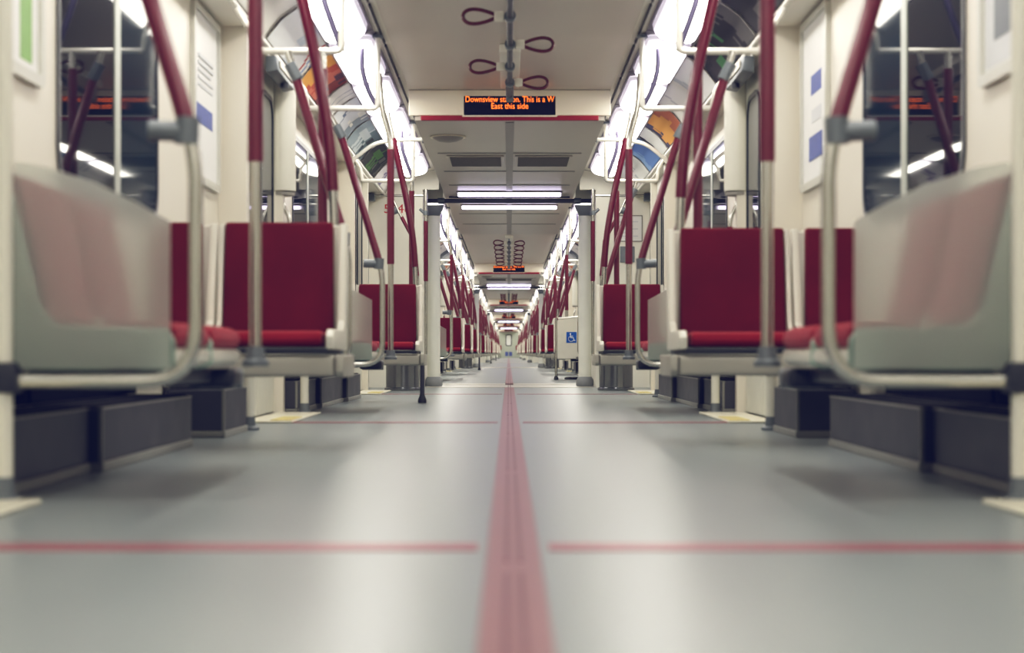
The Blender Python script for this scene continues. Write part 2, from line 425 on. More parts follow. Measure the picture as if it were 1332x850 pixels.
# windows of the seating bays and the doors
def windows_and_doors():
    wn = dn = 0
    for i in range(N_CARS):
        c = C1+CAR*i
        for s in (-1, 1):
            for b in bays(c)+[None]:
                if b is None: a0, a1 = c+21.25, c+22.4
                else: a0, a1 = b+1.40, b+2.93
                if a1 < 2: continue
                if i > 2: continue
                wn += 1
                fr = MB(); ring(fr, rrect(a0, a1, .84, 1.76, .14), rrect(a0+.03, a1-.03, .87, 1.73, .12), 'x', s*1.399, s*1.3925)
                o = structure('window_%d' % wn, fr.mesh('window_frame', M_GASKET, smooth=40))
                ym = a0+.50*(a1-a0)
                big = rrect(a0+.028, a1-.028, .868, 1.732, .12)
                p = MB(); p.prism([(min(u, ym+.01), v) for u, v in big], 'x', s*1.3985, s*1.3955)
                link('pane', p.mesh('window_pane', M_GLASS), o)
                p = MB(); p.prism([(max(u, ym+.02), v) for u, v in big], 'x', s*1.3985, s*1.3955)
                link('hopper_pane', p.mesh('window_pane', M_GLASS2), o)
                mu = MB(); mu.box(s*1.3955, s*1.391, ym, ym+.085, .872, 1.728, .0015, 1)
                link('mullion', mu.mesh('window_mullion', M_MULL), o)
            for b in [bb-1.42 for bb in bays(c)]+[bays(c)[-1]+4.38]:
                if b+1.4 < 2 or i > 2: continue
                dn += 1
                root = empty('door_%d' % dn, (s*1.33, b+.71, 0)); root['kind'] = 'structure'
                for k, (l0, l1) in enumerate(((b+.09, b+.708), (b+.712, b+1.33))):
                    l = MB(); l.box(s*1.315, s*1.355, l0, l1, .012, 1.878, .006, 1)
                    lo = link('door_leaf', l.mesh('door_leaf', M_DOOR, (s*1.33, b+.71, 0)), root)
                    g = MB(); g.prism(rrect(l0+.10, l1-.10, .80, 1.72, .10), 'x', s*1.314, s*1.309)
                    link('door_pane', g.mesh('door_pane', M_GLASS, (s*1.33, b+.71, 0)), lo)
                    g = MB(); ring(g, rrect(l0+.075, l1-.075, .775, 1.745, .12), rrect(l0+.10, l1-.10, .80, 1.72, .10), 'x', s*1.314, s*1.304)
                    link('door_gasket', g.mesh('door_gasket', M_GASKET, (s*1.33, b+.71, 0)), lo)
                t = MB(); t.box(s*1.06, s*1.30, b+.10, b+1.40, .001, .012, .003, 1)
                link('threshold', t.mesh('door_threshold', M_THRESH, (s*1.33, b+.71, 0)), root)
                t = MB(); t.box(s*1.07, s*1.17, b+.14, b+.60, .012, .016)
                link('yellow_edge', t.mesh('door_edge', M_YELLOW, (s*1.33, b+.71, 0)), root)
windows_and_doors()

# ------------------------------------------------------------------ things of a bay (x is mirrored by s, y is measured from the bay's start)
TR = .0165
def hairpin_path(s, y, top_x, top_z):
    return fillet([(s*top_x, y, top_z), (s*.953, y, 1.577), (s*.740, y, .875), (s*.717, y, .77), (s*.717, y, .277), (s*1.13, y, .277)], .12, 8)

def f_screen(s, y, top=(1.03, 1.715), ph=.84, glass=True):
    def fn():
        base = (s*1.15, y, 0)
        p = hairpin_path(s, y, *top)
        low = [q for q in p]
        tube = MB(); tube.tube(p, TR)
        grip = MB(); grip.tube(cut(p, .865, 1.56), TR+.005)
        cl = MB(); cl.tube([(s*.738, y, .815), (s*.735, y, .875)], .0275, 14)
        cl.tube([(s*.722, y, .842), (s*.822, y, .846)], [.0235, .0235], 14)
        cu = MB(); a = Vector((s*.953, y, 1.577)); d = (Vector((s*1.03, y, 1.72))-a).normalized()
        cu.tube([a-d*.03, a+d*.05], .026, 12)
        post = MB(); post.tube([(s*1.155, y, .012), (s*1.155, y, ph)], .024, 16)
        foot = MB(); foot.lathe([(.045, 0.001), (.045, .012), (.03, .02), (.026, .06)], s*1.155, y)
        br = MB(); br.box(s*1.115, s*1.195, y-.035, y+.035, .25, .32, .012)
        gl = MB()
        gl.prism([(s*.775, .305), (s*1.127, .305), (s*1.127, .775), (s*1.05, .762), (s*.94, .725), (s*.85, .682), (s*.775, .640)], 'y', y-.004, y+.004)
        parts = [('hairpin_rail', tube, M_STEEL, 50, [('grip_sleeve', grip, M_GRIP, 50), ('rail_clamp', cl, M_CLAMP, 40), ('upper_clamp', cu, M_CLAMP, 40)]),
                 ('post', post, M_SHELL, 50, [('post_foot', foot, M_CLAMP, 40), ('post_bracket', br, M_DARK, 40)])]
        if glass: parts.append(('glass_panel', gl, M_FROST))
        return 'draught_screen', base, parts
    return fn

def f_header_bar(s, y, z, drop=None, dx=.837):
    """transverse overhead tube from the cove to a ceiling stub"""
    def fn():
        b = MB(); b.tube(fillet([(s*1.150, y, z), (s*.752, y, z-.002), (s*.752, y, 2.150)], .03, 5), .0155)
        f = MB(); f.tube([(s*1.150, y, z), (s*1.165, y, z+.10), (s*1.225, y, z+.19)], .013, 12)
        c = MB(); c.lathe([(.032, 2.135), (.032, 2.15), (.02, 2.155)], s*.752, y)
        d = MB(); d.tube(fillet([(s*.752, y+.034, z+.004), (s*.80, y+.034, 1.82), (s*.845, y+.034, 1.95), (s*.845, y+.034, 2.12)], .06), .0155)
        extra = []
        if drop:
            t = MB(); t.tube([(s*dx, y, .84), (s*dx, y, z)], .0165, 14)
            g = MB(); g.tube([(s*dx, y, .88), (s*dx, y, z-.08)], .0215, 14)
            extra = [('drop_tube', t, M_STEEL, 50, [('grip_sleeve', g, M_GRIP, 50)])]
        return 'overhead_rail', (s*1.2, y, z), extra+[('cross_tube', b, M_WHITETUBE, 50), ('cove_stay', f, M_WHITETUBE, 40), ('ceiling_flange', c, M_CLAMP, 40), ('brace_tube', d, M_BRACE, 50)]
    return fn

def f_pole(s):
    def fn():
        y = 1.13; x = .747
        p = fillet([(s*x, y, .312), (s*x, y, 1.68), (s*.80, y, 1.86), (s*.82, y, 2.11)], .08)
        t = MB(); t.tube(p, .018, 14)
        g = MB(); g.tube(cut(p, .90, 1.62), .0228, 14)
        f = MB(); f.lathe([(.04, .302), (.04, .316), (.03, .325), (.026, .36)], s*x, y)
        return 'grab_pole', (s*x, y, .302), [('pole_tube', t, M_STEEL, 50), ('grip_sleeve', g, M_GRIP, 50), ('pole_flange', f, M_CLAMP, 40)]
    return fn

def f_lean_pole(s, y):
    def fn():
        p = fillet([(s*.670, y, .345), (s*.672, y, .86), (s*.688, y, 1.15), (s*.739, y, 1.45), (s*.784, y, 1.65), (s*.885, y, 2.105)], .2, 6)
        t = MB(); t.tube(p, .018, 14)
        g = MB(); g.tube(cut(p, .96, 1.88), .0228, 14)
        f = MB(); f.lathe([(.034, .336), (.034, .36), (.024, .38)], s*.670, y)
        return 'leaning_pole', (s*.67, y, .336), [('pole_tube', t, M_STEEL, 50), ('grip_sleeve', g, M_GRIP, 50), ('pole_foot', f, M_CLAMP, 40)]
    return fn

def f_long_seat(s, y, L=.50):
    """one seat of the bench along the wall"""
    def fn():
        a, b = y+.006, y+L-.006
        sh = MB()
        prof = [(.80, .352), (.785, .345), (.785, .320), (.81, .305), (1.14, .305), (1.20, .34), (1.295, .755), (1.27, .78), (1.215, .775), (1.195, .755), (1.135, .42), (1.10, .352)]
        sh.prism([(s*x, z) for x, z in prof], 'y', a, b, .006, 2)
        cu = MB()
        prof = [(.795, .355), (.783, .375), (.79, .402), (.82, .416), (.90, .412), (1.06, .397), (1.09, .388), (1.09, .355)]
        cu.prism([(s*x, z) for x, z in prof], 'y', a+.012, b-.012, .010, 3)
        bk = MB()
        prof = [(1.092, .40), (1.13, .40), (1.190, .745), (1.184, .76), (1.160, .76), (1.150, .745), (1.078, .42)]
        bk.prism([(s*x, z) for x, z in prof], 'y', a+.02, b-.02, .008, 2)
        en = MB()
        prof = [(.80, .396), (.783, .37), (.783, .31), (.81, .30), (1.16, .30), (1.22, .34), (1.30, .755), (1.27, .785), (1.20, .78), (1.17, .755), (1.10, .45), (1.06, .405)]
        en.prism([(s*x, z) for x, z in prof], 'y', a-.008, a+.004, .003, 1)
        return 'bench_seat_unit', (s*1.1, y+L/2, .30), [('seat_shell', sh, M_SHELL, 35, [('end_panel', en, M_SHELLG, 35)]), ('seat_cushion', cu, M_FABCUSH, 40), ('backrest', bk, M_FABRIC, 40)]
    return fn

def f_bench_frame(s):
    def fn():
        b = MB(); b.box(s*.86, s*.94, .05, 1.16, .258, .297, .014, 3); b.box(s*.80, s*.94, 1.06, 1.22, .240, .297, .02, 3)
        b2 = MB(); b2.box(s*.945, s*1.36, .25, .33, .255, .295, .008); b3 = MB(); b3.box(s*.945, s*1.36, .95, 1.03, .255, .295, .008)
        n = MB(); n.tube([(s*.80, 1.228, .265), (s*.93, 1.228, .265)], .030, 14)
        return 'bench_support', (s*1.38, .6, .235), [('front_beam', b, M_DARK, 40), ('cantilever_arm', b2, M_DARK, 40), ('cantilever_arm', b3, M_DARK, 40), ('beam_nose', n, M_CLAMP, 40)]
    return fn

def slab(s, x0t, x1t, x0b, x1b, z0, z1, yb, yt, th, bev=.012, seg=3):
    """a reclined slab: bottom edge at yb, top at yt, thickness th towards +y"""
    t = bmesh.new()
    V = [t.verts.new(p) for p in ((s*x0b, yb, z0), (s*x1b, yb, z0), (s*x1t, yt, z1), (s*x0t, yt, z1), (s*x0b, yb+th, z0), (s*x1b, yb+th, z0), (s*x1t, yt+th, z1), (s*x0t, yt+th, z1))]
    for f in ((0, 1, 2, 3), (4, 5, 6, 7), (0, 1, 5, 4), (1, 2, 6, 5), (2, 3, 7, 6), (3, 0, 4, 7)): t.faces.new([V[k] for k in f])
    bmesh.ops.recalc_face_normals(t, faces=t.faces)
    bmesh.ops.bevel(t, geom=t.edges[:], offset=bev, segments=seg, profile=.6, affect='EDGES')
    return t

def f_seat(s, xa, xb, yb, tag_):
    """a seat facing the camera: xa is its aisle side, xb its window side, yb the back"""
    def fn():
        aisle = xa < .7
        bk = MB(); bk.add(slab(s, xa+.052, xb-.028, xa+.046, xb-.022+(0 if aisle else 0), .405, .832, yb-.045, yb-.012, .05, .014))
        sh = MB(); sh.add(slab(s, xa+.012, xb-.010, xa+.004, xb-.004, .37, .824, yb-.008, yb+.036, .028, .01))
        # side wings of the shell, an L seen from the aisle
        for xw, th in ((xa, .030), (xb-.022, .020)):
            prof = [(yb+.06, .826), (yb+.02, .83), (yb-.055, .46), (yb-.10, .425), (yb-.44, .425), (yb-.475, .40), (yb-.47, .355), (yb+.02, .352)]
            sh.prism([(y, z) for y, z in prof], 'x', s*xw, s*(xw+th), .007, 2)
        pan = MB(); pan.box(s*(xa+.02), s*(xb-.02), yb-.47, yb+.0, .338, .362, .008)
        cu = MB()
        prof = [(yb-.452, .364), (yb-.470, .385), (yb-.462, .410), (yb-.435, .420), (yb-.25, .412), (yb-.07, .400), (yb-.05, .364)]
        cu.prism([(y, z) for y, z in prof], 'x', s*(xa+.046), s*(xb-.026), .010, 3)
        return 'transverse_seat_unit', (s*(xa+xb)/2, yb-.2, .338), [('seat_shell', sh, M_SHELL, 35, [('seat_pan', pan, M_DARK, 35)]), ('seat_cushion', cu, M_FABCUSH, 40), ('backrest', bk, M_FABRIC, 40)]
    return fn

def f_pair_frame(s, yb, leg):
    def fn():
        b = MB(); b.box(s*.615, s*1.385, yb-.455, yb-.375, .258, .334, .016, 3)
        b2 = MB(); b2.box(s*.63, s*1.385, yb-.10, yb-.04, .262, .334, .012)
        e = MB(); e.prism([(yb-.46, .275), (yb-.44, .255), (yb-.02, .255), (yb-.0, .275), (yb-.0, .334), (yb-.46, .334)], 'x', s*.585, s*.613, .006)
        k = MB(); k.box(s*.63, s*.71, yb-.04, yb+.145, .30, .334, .008)
        parts = [('front_beam', b, M_BEAM, 40), ('rear_beam', b2, M_BEAM, 40), ('end_plate', e, M_BEAM, 40), ('pole_socket', k, M_BEAM, 40)]
        if leg:
            l = MB(); l.tube([(s*.60, yb-.425, .03), (s*.60, yb-.425, .262)], .016, 14)
            f = MB(); f.lathe([(.03, .0005), (.03, .02), (.018, .05), (.0165, .06)], s*.60, yb-.425)
            parts.append(('leg', l, M_BOX, 40, [('leg_foot', f, M_DARK, 40)]))
        return 'seat_support', (s*1.0, yb-.3, .0 if leg else .255), parts
    return fn

def f_eqbox(s, y0, y1, xf, h=.185, near=.0):
    def fn():
        b = MB(); b.box(s*(xf+near), s*1.385, y0, y1, .028, h, .004, 1)
        if near:
            b = MB(); b.prism([(s*(xf), y0), (s*1.385, y0), (s*1.385, y1), (s*(xf+near), y1)], 'z', .028, h)
        l = MB(); l.box(s*(xf+.015), s*1.37, y0+.012, y1-.012, h, h+.006)  # dark sheet: shade on the box top put in as colour
        p = MB(); p.box(s*(xf-.006), s*1.385, y0-.004, y1+.004, .0005, .028, .003, 1)
        e = MB(); e.box(s*(xf-.003), s*(xf+.008), y0-.003, y0+.007, .029, h-.001)
        e.box(s*(xf-.003), s*(xf+.012), y0-.003, y1, h-.005, h-.001)
        k = MB(); k.box(s*1.372, s*1.386, y0, y1, h+.008, .253)  # dark strip added over the wall as under-bench shade
        return 'equipment_box', (s*1.25, (y0+y1)/2, 0), [('box_body', b, M_BOX), ('box_top_shade', l, M_BOXD), ('plinth', p, M_BOXEDGE), ('box_edging', e, M_BOXEDGE), ('under_bench_shade', k, M_BOXD)]
    return fn

def f_housing(s, y):
    """half-round white casing on the door post with a thin rail dropping out of it"""
    def fn():
        c = MB(); c.lathe([(.055, 1.245), (.075, 1.25), (.075, 1.90), (.05, 1.903)], s*1.275, y, 24)
        f = MB(); f.lathe([(.05, 1.222), (.068, 1.226), (.068, 1.244), (.05, 1.244)], s*1.275, y, 24)
        p = fillet([(s*1.275, y, 1.222), (s*1.275, y, 1.18), (s*1.235, y, 1.10), (s*1.225, y, .60)], .04)
        t = MB(); t.tube(p, .012)
        g = MB(); g.tube(cut(p, .62, 1.05), .016)
        return 'door_post_casing', (s*1.275, y, 1.22), [('casing_shell', c, M_SHELL, 40), ('casing_collar', f, M_STRIPGREY, 40), ('drop_rail', t, M_STEEL, 40, [('grip_sleeve', g, M_GRIP, 40)])]
    return fn

def f_operator(s):
    def fn():
        b = MB(); b.prism([(s*1.195, 1.80), (s*1.262, 1.79), (s*1.262, 1.878), (s*1.205, 1.878)], 'y', -.80, -.115, .012, 2)
        k = MB(); k.tube([(s*1.215, -.40, 1.770), (s*1.215, -.40, 1.80)], .022, 12)
        h = MB(); h.box(s*1.19, s*1.2, -.74, -.20, 1.825, 1.86, .003, 1)
        return 'door_operator_cover', (s*1.26, -.45, 1.79), [('cover_shell', b, M_CLAMP, 40), ('indicator_lamp', k, M_DARK, 40), ('cover_strip', h, M_SOFF, 40)]
    return fn
def f_arch_tube(s):
    def fn():
        t = MB(); t.tube(fillet([(s*1.225, 3.62, 1.80), (s*1.20, 3.62, 1.84), (s*1.05, 3.62, 1.96), (s*.90, 3.62, 1.985), (s*.672, 3.62, 1.99)], .1, 6), .0155)
        f = MB(); f.tube([(s*.663, 3.62, 1.99), (s*.675, 3.62, 1.99)], .028, 12)
        return 'arched_overhead_rail', (s*1.2, 3.62, 1.8), [('arch_tube', t, M_WHITETUBE, 50), ('ceiling_flange', f, M_CLAMP, 40)]
    return fn
def f_drum(s, y):
    def fn():
        d = MB(); d.lathe([(.17, .002), (.17, .02), (.155, .03), (.155, .29), (.14, .30)], s*.98, y, 32)
        b = MB(); b.lathe([(.158, .262), (.158, .278)], s*.98, y, 32)
        return 'drum_cover', (s*.98, y, 0), [('drum_body', d, M_DRUM, 40), ('drum_band', b, M_BOXEDGE, 40)]
    return fn

ORD = ['first', 'second', 'third', 'fourth', 'fifth', 'sixth', 'seventh', 'eighth', 'ninth', 'tenth', 'eleventh', 'twelfth', 'thirteenth', 'fourteenth', 'fifteenth', 'sixteenth', 'seventeenth', 'eighteenth']
SIDE = {-1: 'left', 1: 'right'}

def bay(ci, bi, c, y0, s):
    """all the things of one seating bay on one side"""
    side = SIDE[s]
    near = ci == 0
    w = ('%s %s bay' % ('nearest' if bi == 1 else 'second', side)) if near else ('%s %s bay, %s car' % (ORD[bi], side, ORD[ci]))
    def P(key, fn, label, cat): return place((key, s), fn, y0, label, cat)
    detail = ci <= 1
    access = ci == 1 and bi == 0 and s == 1          # a white solid partition with the access sign stands here
    pb = 2.57 if not (near and bi == 1 and s == 1) else 2.86     # back of the seat pair
    pk = 'p%.2f' % pb
    if not access:
        P('screen0%d' % (near and bi == 1), f_screen(s, 0., ph=1.90 if near and bi == 1 else .84), 'frosted glass screen with curved red hairpin rail, near end of ' + w, 'draught screen')
    else:
        place(('pinrail', s), f_screen(s, 0., glass=False), y0, 'curved red hairpin rail just before the white access partition', 'grab rail', None, .14)
    P('bar0', f_header_bar(s, 0.12, 1.735), 'white overhead cross tube, near end of ' + w, 'overhead rail')
    P('pole', f_pole(s), 'upright red grip pole standing on the bench frame, ' + w, 'grab pole')
    P('lean'+pk, f_lean_pole(s, pb+.10), 'red pole leaning outward behind the aisle seat, ' + w, 'leaning pole')
    lone = near and bi == 2 and s == -1
    if not lone: P('screen1', f_screen(s, 3.73, top=(.985, 1.675)), 'curved red hairpin rail and screen behind the seat pair, ' + w, 'draught screen')
    P('bar1%d' % lone, f_header_bar(s, 3.80, 1.69, True, .765 if lone else .837), 'white cross tube with straight red drop pole, far end of ' + w, 'overhead rail')
    leg = bi == 2 and s == -1
    if not access:
        P('seatA'+pk, f_seat(s, .615, 1.098, pb, 'a'), 'red aisle seat facing the camera, ' + w, 'seat')
        P('seatW'+pk, f_seat(s, 1.104, 1.385, pb, 'w'), 'red window seat facing the camera, ' + w, 'seat')
        P('frame'+pk+str(leg), f_pair_frame(s, pb, leg), 'pale metal frame under the seat pair, ' + w, 'seat support')
    else:
        P('seatA'+pk, f_seat(s, .615, 1.098, pb, 'a'), 'red fabric aisle seat facing the camera behind the white access partition', 'seat')
        P('frame'+pk+'False', f_pair_frame(s, pb, False), 'pale metal frame under the seat behind the white access partition', 'seat support')
    P('bframe', f_bench_frame(s), 'dark cantilever frame along the wall, ' + w, 'bench support')
    if detail and not access:
        P('long0', f_long_seat(s, .10), 'red wall bench seat right behind the frosted screen, ' + w, 'seat')
        P('long1', f_long_seat(s, .605), 'red wall bench seat, second from the frosted screen, ' + w, 'seat')
    if detail:
        P('box0%d' % access, f_eqbox(s, .08 if access else .02, .99, 1.20), 'grey floor box under the bench, near end of ' + w, 'equipment box')
        P('box1', f_eqbox(s, 1.02, 2.42, 1.17), 'long grey floor box, middle of ' + w, 'equipment box')
        if near and bi == 1: P('box2', f_eqbox(s, 3.02, 3.62, 1.15, .195), 'grey floor box protruding behind the seat pair, ' + w, 'equipment box')
        else: P('box2b', f_eqbox(s, 2.45, 3.5, 1.14), 'grey floor box under the seat pair, ' + w, 'equipment box')
    if bi == 2: P('arch', f_arch_tube(s), 'white arched tube reaching to the dropped ceiling, ' + w, 'overhead rail')
    if ci <= 1: P('operator', f_operator(s), 'grey door mechanism cover above the door before the ' + w, 'mechanism cover')
    if ci <= 2:
        P('housing', f_housing(s, -.02), 'round white casing on the door post before the ' + w, 'post casing')

def car():
    for ci in range(N_CARS):
        c = C1+CAR*ci
        for bi, y0 in enumerate(bays(c)):
            if y0 < 0: continue
            for s in (-1, 1): bay(ci, bi, c, y0, s)
car()

# end bays beside each gangway
def f_end_rail(s):
    def fn():
        y = -.75
        p = fillet([(s*.82, y, 1.955), (s*.82, y, .31), (s*.90, y, .31), (s*.95, y, .31)], .05)
        t = MB(); t.tube(p, .0165)
        g = MB(); g.tube(cut(p, 1.05, 1.64), .0215)
        c = MB(); c.tube([(s*.82, y, 1.70), (s*.82, y, 1.74)], .028); c.tube([(s*.835, y, 1.72), (s*.88, y, 1.76)], .015)
        return 'end_rail', (s*.82, y, .3), [('rail_tube', t, M_STEEL, 50), ('grip_sleeve', g, M_GRIP, 50), ('rail_joint', c, M_CLAMP, 40)]
    return fn
def f_end_bar(s):
    def fn():
        y = -.82
        t = MB(); t.tube([(s*.845, y, 1.885), (s*1.315, y, 1.885)], .013)
        b = MB(); b.box(s*1.316, s*1.396, y-.04, y+.04, 1.83, 1.905, .008)
        d = MB(); d.tube([(s*1.15, y, 1.873), (s*1.08, y, 1.72), (s*.93, y, 1.44), (s*.90, y, 1.1), (s*.90, y, .42)], .013)
        g = MB(); g.tube([(s*1.055, y, 1.675), (s*.93, y, 1.44), (s*.90, y, 1.1)], .018)
        c = MB(); c.tube([(s*1.095, y-.01, 1.745), (s*1.17, y-.01, 1.715)], .034, 16)
        return 'corner_rail', (s*1.3, y, 1.9), [('cross_tube', t, M_STEEL, 50), ('wall_bracket', b, M_CLAMP, 40), ('slanted_tube', d, M_STEEL, 50, [('grip_sleeve', g, M_GRIP, 50)]), ('rail_clamp', c, M_CLAMP, 40)]
    return fn
def f_column(s):
    def fn():
        x = .775
        c = MB(); c.lathe([(.066, .075), (.066, 1.70), (.068, 1.75)], s*x, 0, 28)
        b = MB(); b.lathe([(.085, .0045), (.092, .02), (.090, .06), (.072, .095), (.068, .10)], s*x, 0, 28)
        t = MB(); t.prism([(s*(x+.085), 1.752), (s*(x+.085), 1.86), (s*(x-.105), 1.86), (s*(x-.095), 1.83), (s*(x-.06), 1.752)], 'y', -.07, .07, .008)
        return 'gangway_column', (s*x, 0, 0), [('column_shaft', c, M_COLUMN, 40), ('column_boot', b, M_BOOT, 40), ('column_head', t, M_CLAMP, 40)]
    return fn
def f_beam():
    b = MB(); b.tube([(-.86, 0, 1.905), (.86, 0, 1.905)], .022, 14)
    d = MB(); d.box(-.62, .62, -.012, .012, 1.936, 1.952)
    j = MB()
    for x in (-.70, .70): j.tube([(x-.035, 0, 1.905), (x+.035, 0, 1.905)], .031, 14)
    return 'gangway_header_bar', (0, 0, 1.9), [('bar_tube', b, M_BOX, 50), ('header_seal', d, M_DARK, 40), ('bar_joints', j, M_CLAMP, 40)]
def f_barlight():
    h = MB(); h.box(-.53, .53, -.05, .05, H_LO-.018, H_LO-.001, .004, 1)
    d = MB(); d.box(-.515, .515, -.042, .042, H_LO-.052, H_LO-.018, .012, 3)
    return 'ceiling_bar_light', (0, 0, H_LO), [('light_housing', h, M_STRIPGREY, 40), ('light_diffuser', d, M_BARLIGHT, 40)]

for gi, gy in enumerate(GANG):
    gw = ORD[gi]+' gangway'
    place('beam', f_beam, gy, 'grey horizontal bar across the top of the '+gw, 'header bar')
    place('barlight', f_barlight, gy-.48, 'glowing white bar light on the ceiling before the '+gw, 'ceiling light')
    place('barlight', f_barlight, gy+1.05, 'glowing white bar light on the ceiling just past the '+gw, 'ceiling light')
    for s in (-1, 1):
        place(('col', s), f_column(s), gy, 'white round column with grey boot, %s side of the %s' % (SIDE[s], gw), 'column')
        place(('endrail', s), f_end_rail(s), gy, 'upright red and steel rail beside the %s column of the %s' % (SIDE[s], gw), 'grab rail')
        place(('endbar', s), f_end_bar(s), gy, 'thin corner rail with grey clamp on the %s wall before the %s' % (SIDE[s], gw), 'corner rail')
        if gi < 2: place(('drum', s), f_drum(s, -1.85), gy, 'shiny steel drum cover on the floor left of the aisle before the '+gw if s < 0 else 'shiny steel drum cover on the floor right of the aisle before the '+gw, 'drum cover')

# ------------------------------------------------------------------ ceiling lights in the coves
def f_cove_light(s, L):
    def fn():
        # pillow-shaped diffuser following the cove, its ends rounded
        t = bmesh.new(); nu, nv = 12, 40
        lay = t.verts.layers.float.new('glow')
        P0, P1 = Vector((.785, 0, 2.155)), Vector((1.030, 0, 2.104))
        grid = []
        for j in range(nv+1):
            v = .5-.5*math.cos(math.pi*j/nv); yy = L*v
            d = min(yy, L-yy); rr = .125
            k = 1 if d >= rr else math.sqrt(max(0, 1-(1-d/rr)**2))*.93+.07
            row = []
            for i in range(nu+1):
                q = .5-.5*math.cos(math.pi*i/nu)
                u = .5+(q-.5)*k
                p = P0.lerp(P1, u)
                edge = min(min(q, 1-q)*.26*k, d)          # distance to the rim
                e = min(1, edge/.05)
                vt = t.verts.new((s*p.x, yy, p.z-.006-.055*math.sqrt(max(0, 1-(1-e)**2))))
                vt[lay] = max(0, min(1, (edge-.006)/.035))
                row.append(vt)
            grid.append(row)
        for j in range(nv):
            for i in range(nu): t.faces.new((grid[j][i], grid[j][i+1], grid[j+1][i+1], grid[j+1][i])).smooth = True
        m = MB(); m.add(t)
        h = MB(); h.prism([(s*.768, 2.160), (s*1.043, 2.1045), (s*1.042, 2.099), (s*.767, 2.1545)], 'y', -.045, L+.045)  # plate added behind the diffuser so the gaps look shaded
        return 'cove_light', (s*.9, L/2, 2.1), [('light_diffuser', m, M_LIGHT, 60), ('gap_shade_plate', h, M_GAPSHADE)]
    return fn
LP, LL = 1.45, 1.33
for s in (-1, 1):
    for ci in range(N_CARS):
        c = C1+CAR*ci
        ys = []
        for k in range(15):
            y = c+.70+LP*k
            if y+LL > min(c+CAR-.60, END_Y): break
            if y > -3.5: ys.append(y)
        for k, y in enumerate(ys):
            if ci == 0: lab = 'glowing white cove light on the %s, %s one counted back from the first gangway' % (SIDE[s], ORD[len(ys)-1-k])
            else: lab = 'glowing white cove light, %s cove of the %s car, %s in its row' % (SIDE[s], ORD[ci], ORD[k])
            place(('cove', s), f_cove_light(s, LL), y, lab, 'ceiling light', 'cove lights of the %s car, %s' % (ORD[ci], SIDE[s]))

# ------------------------------------------------------------------ cove advertising cards
def arc_strip(s, y0, y1, inset=0., off=0.):
    m = MB(); pts = [Vector((x, 0, z)) for x, z in AD]
    n = 10; dense = []
    tot = len(pts)-1
    for k in range(n+1):
        f = inset+(1-2*inset)*k/n; q = f*tot; i = min(int(q), tot-1); dense.append(pts[i].lerp(pts[i+1], q-i))
    A = []; 
    for p in dense:
        A.append(m.bm.verts.new((s*(p.x-off), y0, p.z-off*.9)))
    B = [m.bm.verts.new((v.co.x, y1, v.co.z)) for v in A]
    for k in range(n): m.bm.faces.new((A[k], A[k+1], B[k+1], B[k])).smooth = True
    return m
CARDS = {
 -1: [(5.8, 7.2, 'white card with faint grey print', [(0, (232, 232, 228)), (.6, (214, 216, 214)), (.75, (236, 236, 232))], .1),
      (7.25, 8.6, 'white card with pale print', [(0, (226, 226, 220)), (.7, (236, 234, 228))], .1),
      (8.72, 10.05, 'white card with a red line and a blue mark', [(0, (234, 236, 236)), (.45, (205, 214, 222)), (.55, (232, 234, 236)), (.78, (178, 80, 84)), (.81, (228, 226, 220)), (.93, (110, 140, 190)), (.96, (226, 222, 210))], .14),
      (10.1, 11.15, 'orange and red card with a dark band', [(0, (222, 166, 92)), (.25, (188, 96, 78)), (.5, (204, 126, 108)), (.68, (104, 78, 90)), (.86, (152, 84, 80))], .30),
      (11.18, 11.75, 'white card with grey lettering lines', [(0, (232, 232, 226)), (.45, (180, 182, 184)), (.5, (230, 230, 224)), (.7, (186, 188, 190)), (.74, (232, 232, 226))], .03),
      (11.8, 12.9, 'white card with a blue grey picture', [(0, (222, 226, 228)), (.3, (120, 132, 150)), (.4, (214, 218, 222)), (.62, (232, 232, 226)), (.8, (150, 160, 168))], .25),
      (12.95, 14.25, 'teal grey card with pale blocks', [(0, (150, 164, 170)), (.35, (190, 198, 200)), (.55, (112, 128, 134)), (.8, (72, 74, 80))], .4),
      (14.3, 15.6, 'dark card with a green plant', [(0, (66, 66, 66)), (.35, (84, 118, 70)), (.55, (52, 54, 56)), (.8, (104, 104, 100))], .4),
      (15.65, 16.9, 'white card with a purple edge', [(0, (216, 214, 214)), (.4, (140, 134, 160)), (.5, (222, 220, 214))], .2)],
 1: [(5.8, 7.2, 'white card with faint grey print', [(0, (232, 232, 228)), (.6, (214, 216, 214)), (.75, (236, 236, 232))], .1),
      (7.25, 8.6, 'dark grey card with a lighter band', [(0, (84, 82, 86)), (.5, (112, 110, 112)), (.7, (74, 72, 78))], .2),
      (8.65, 10.2, 'dark card with a green leaf', [(0, (104, 102, 104)), (.2, (60, 58, 64)), (.5, (84, 128, 92)), (.60, (66, 62, 70)), (.8, (56, 54, 62))], .3),
      (10.25, 12.1, 'pale grey card with thin lines', [(0, (220, 222, 222)), (.4, (190, 196, 202)), (.44, (226, 226, 222)), (.8, (196, 196, 196)), (.83, (224, 224, 218))], .06),
      (12.15, 13.35, 'orange and brown card with a dark edge', [(0, (180, 112, 86)), (.35, (220, 164, 94)), (.85, (84, 82, 108))], .22),
      (13.38, 14.0, 'white card with a dark end', [(0, (226, 228, 226)), (.9, (70, 72, 96))], .08),
      (14.05, 15.1, 'bright blue card', [(0, (104, 134, 188)), (.75, (138, 166, 204))], .12),
      (15.15, 16.9, 'white card with grey print', [(0, (222, 224, 220)), (.4, (186, 190, 190)), (.5, (226, 226, 222))], .2)]}
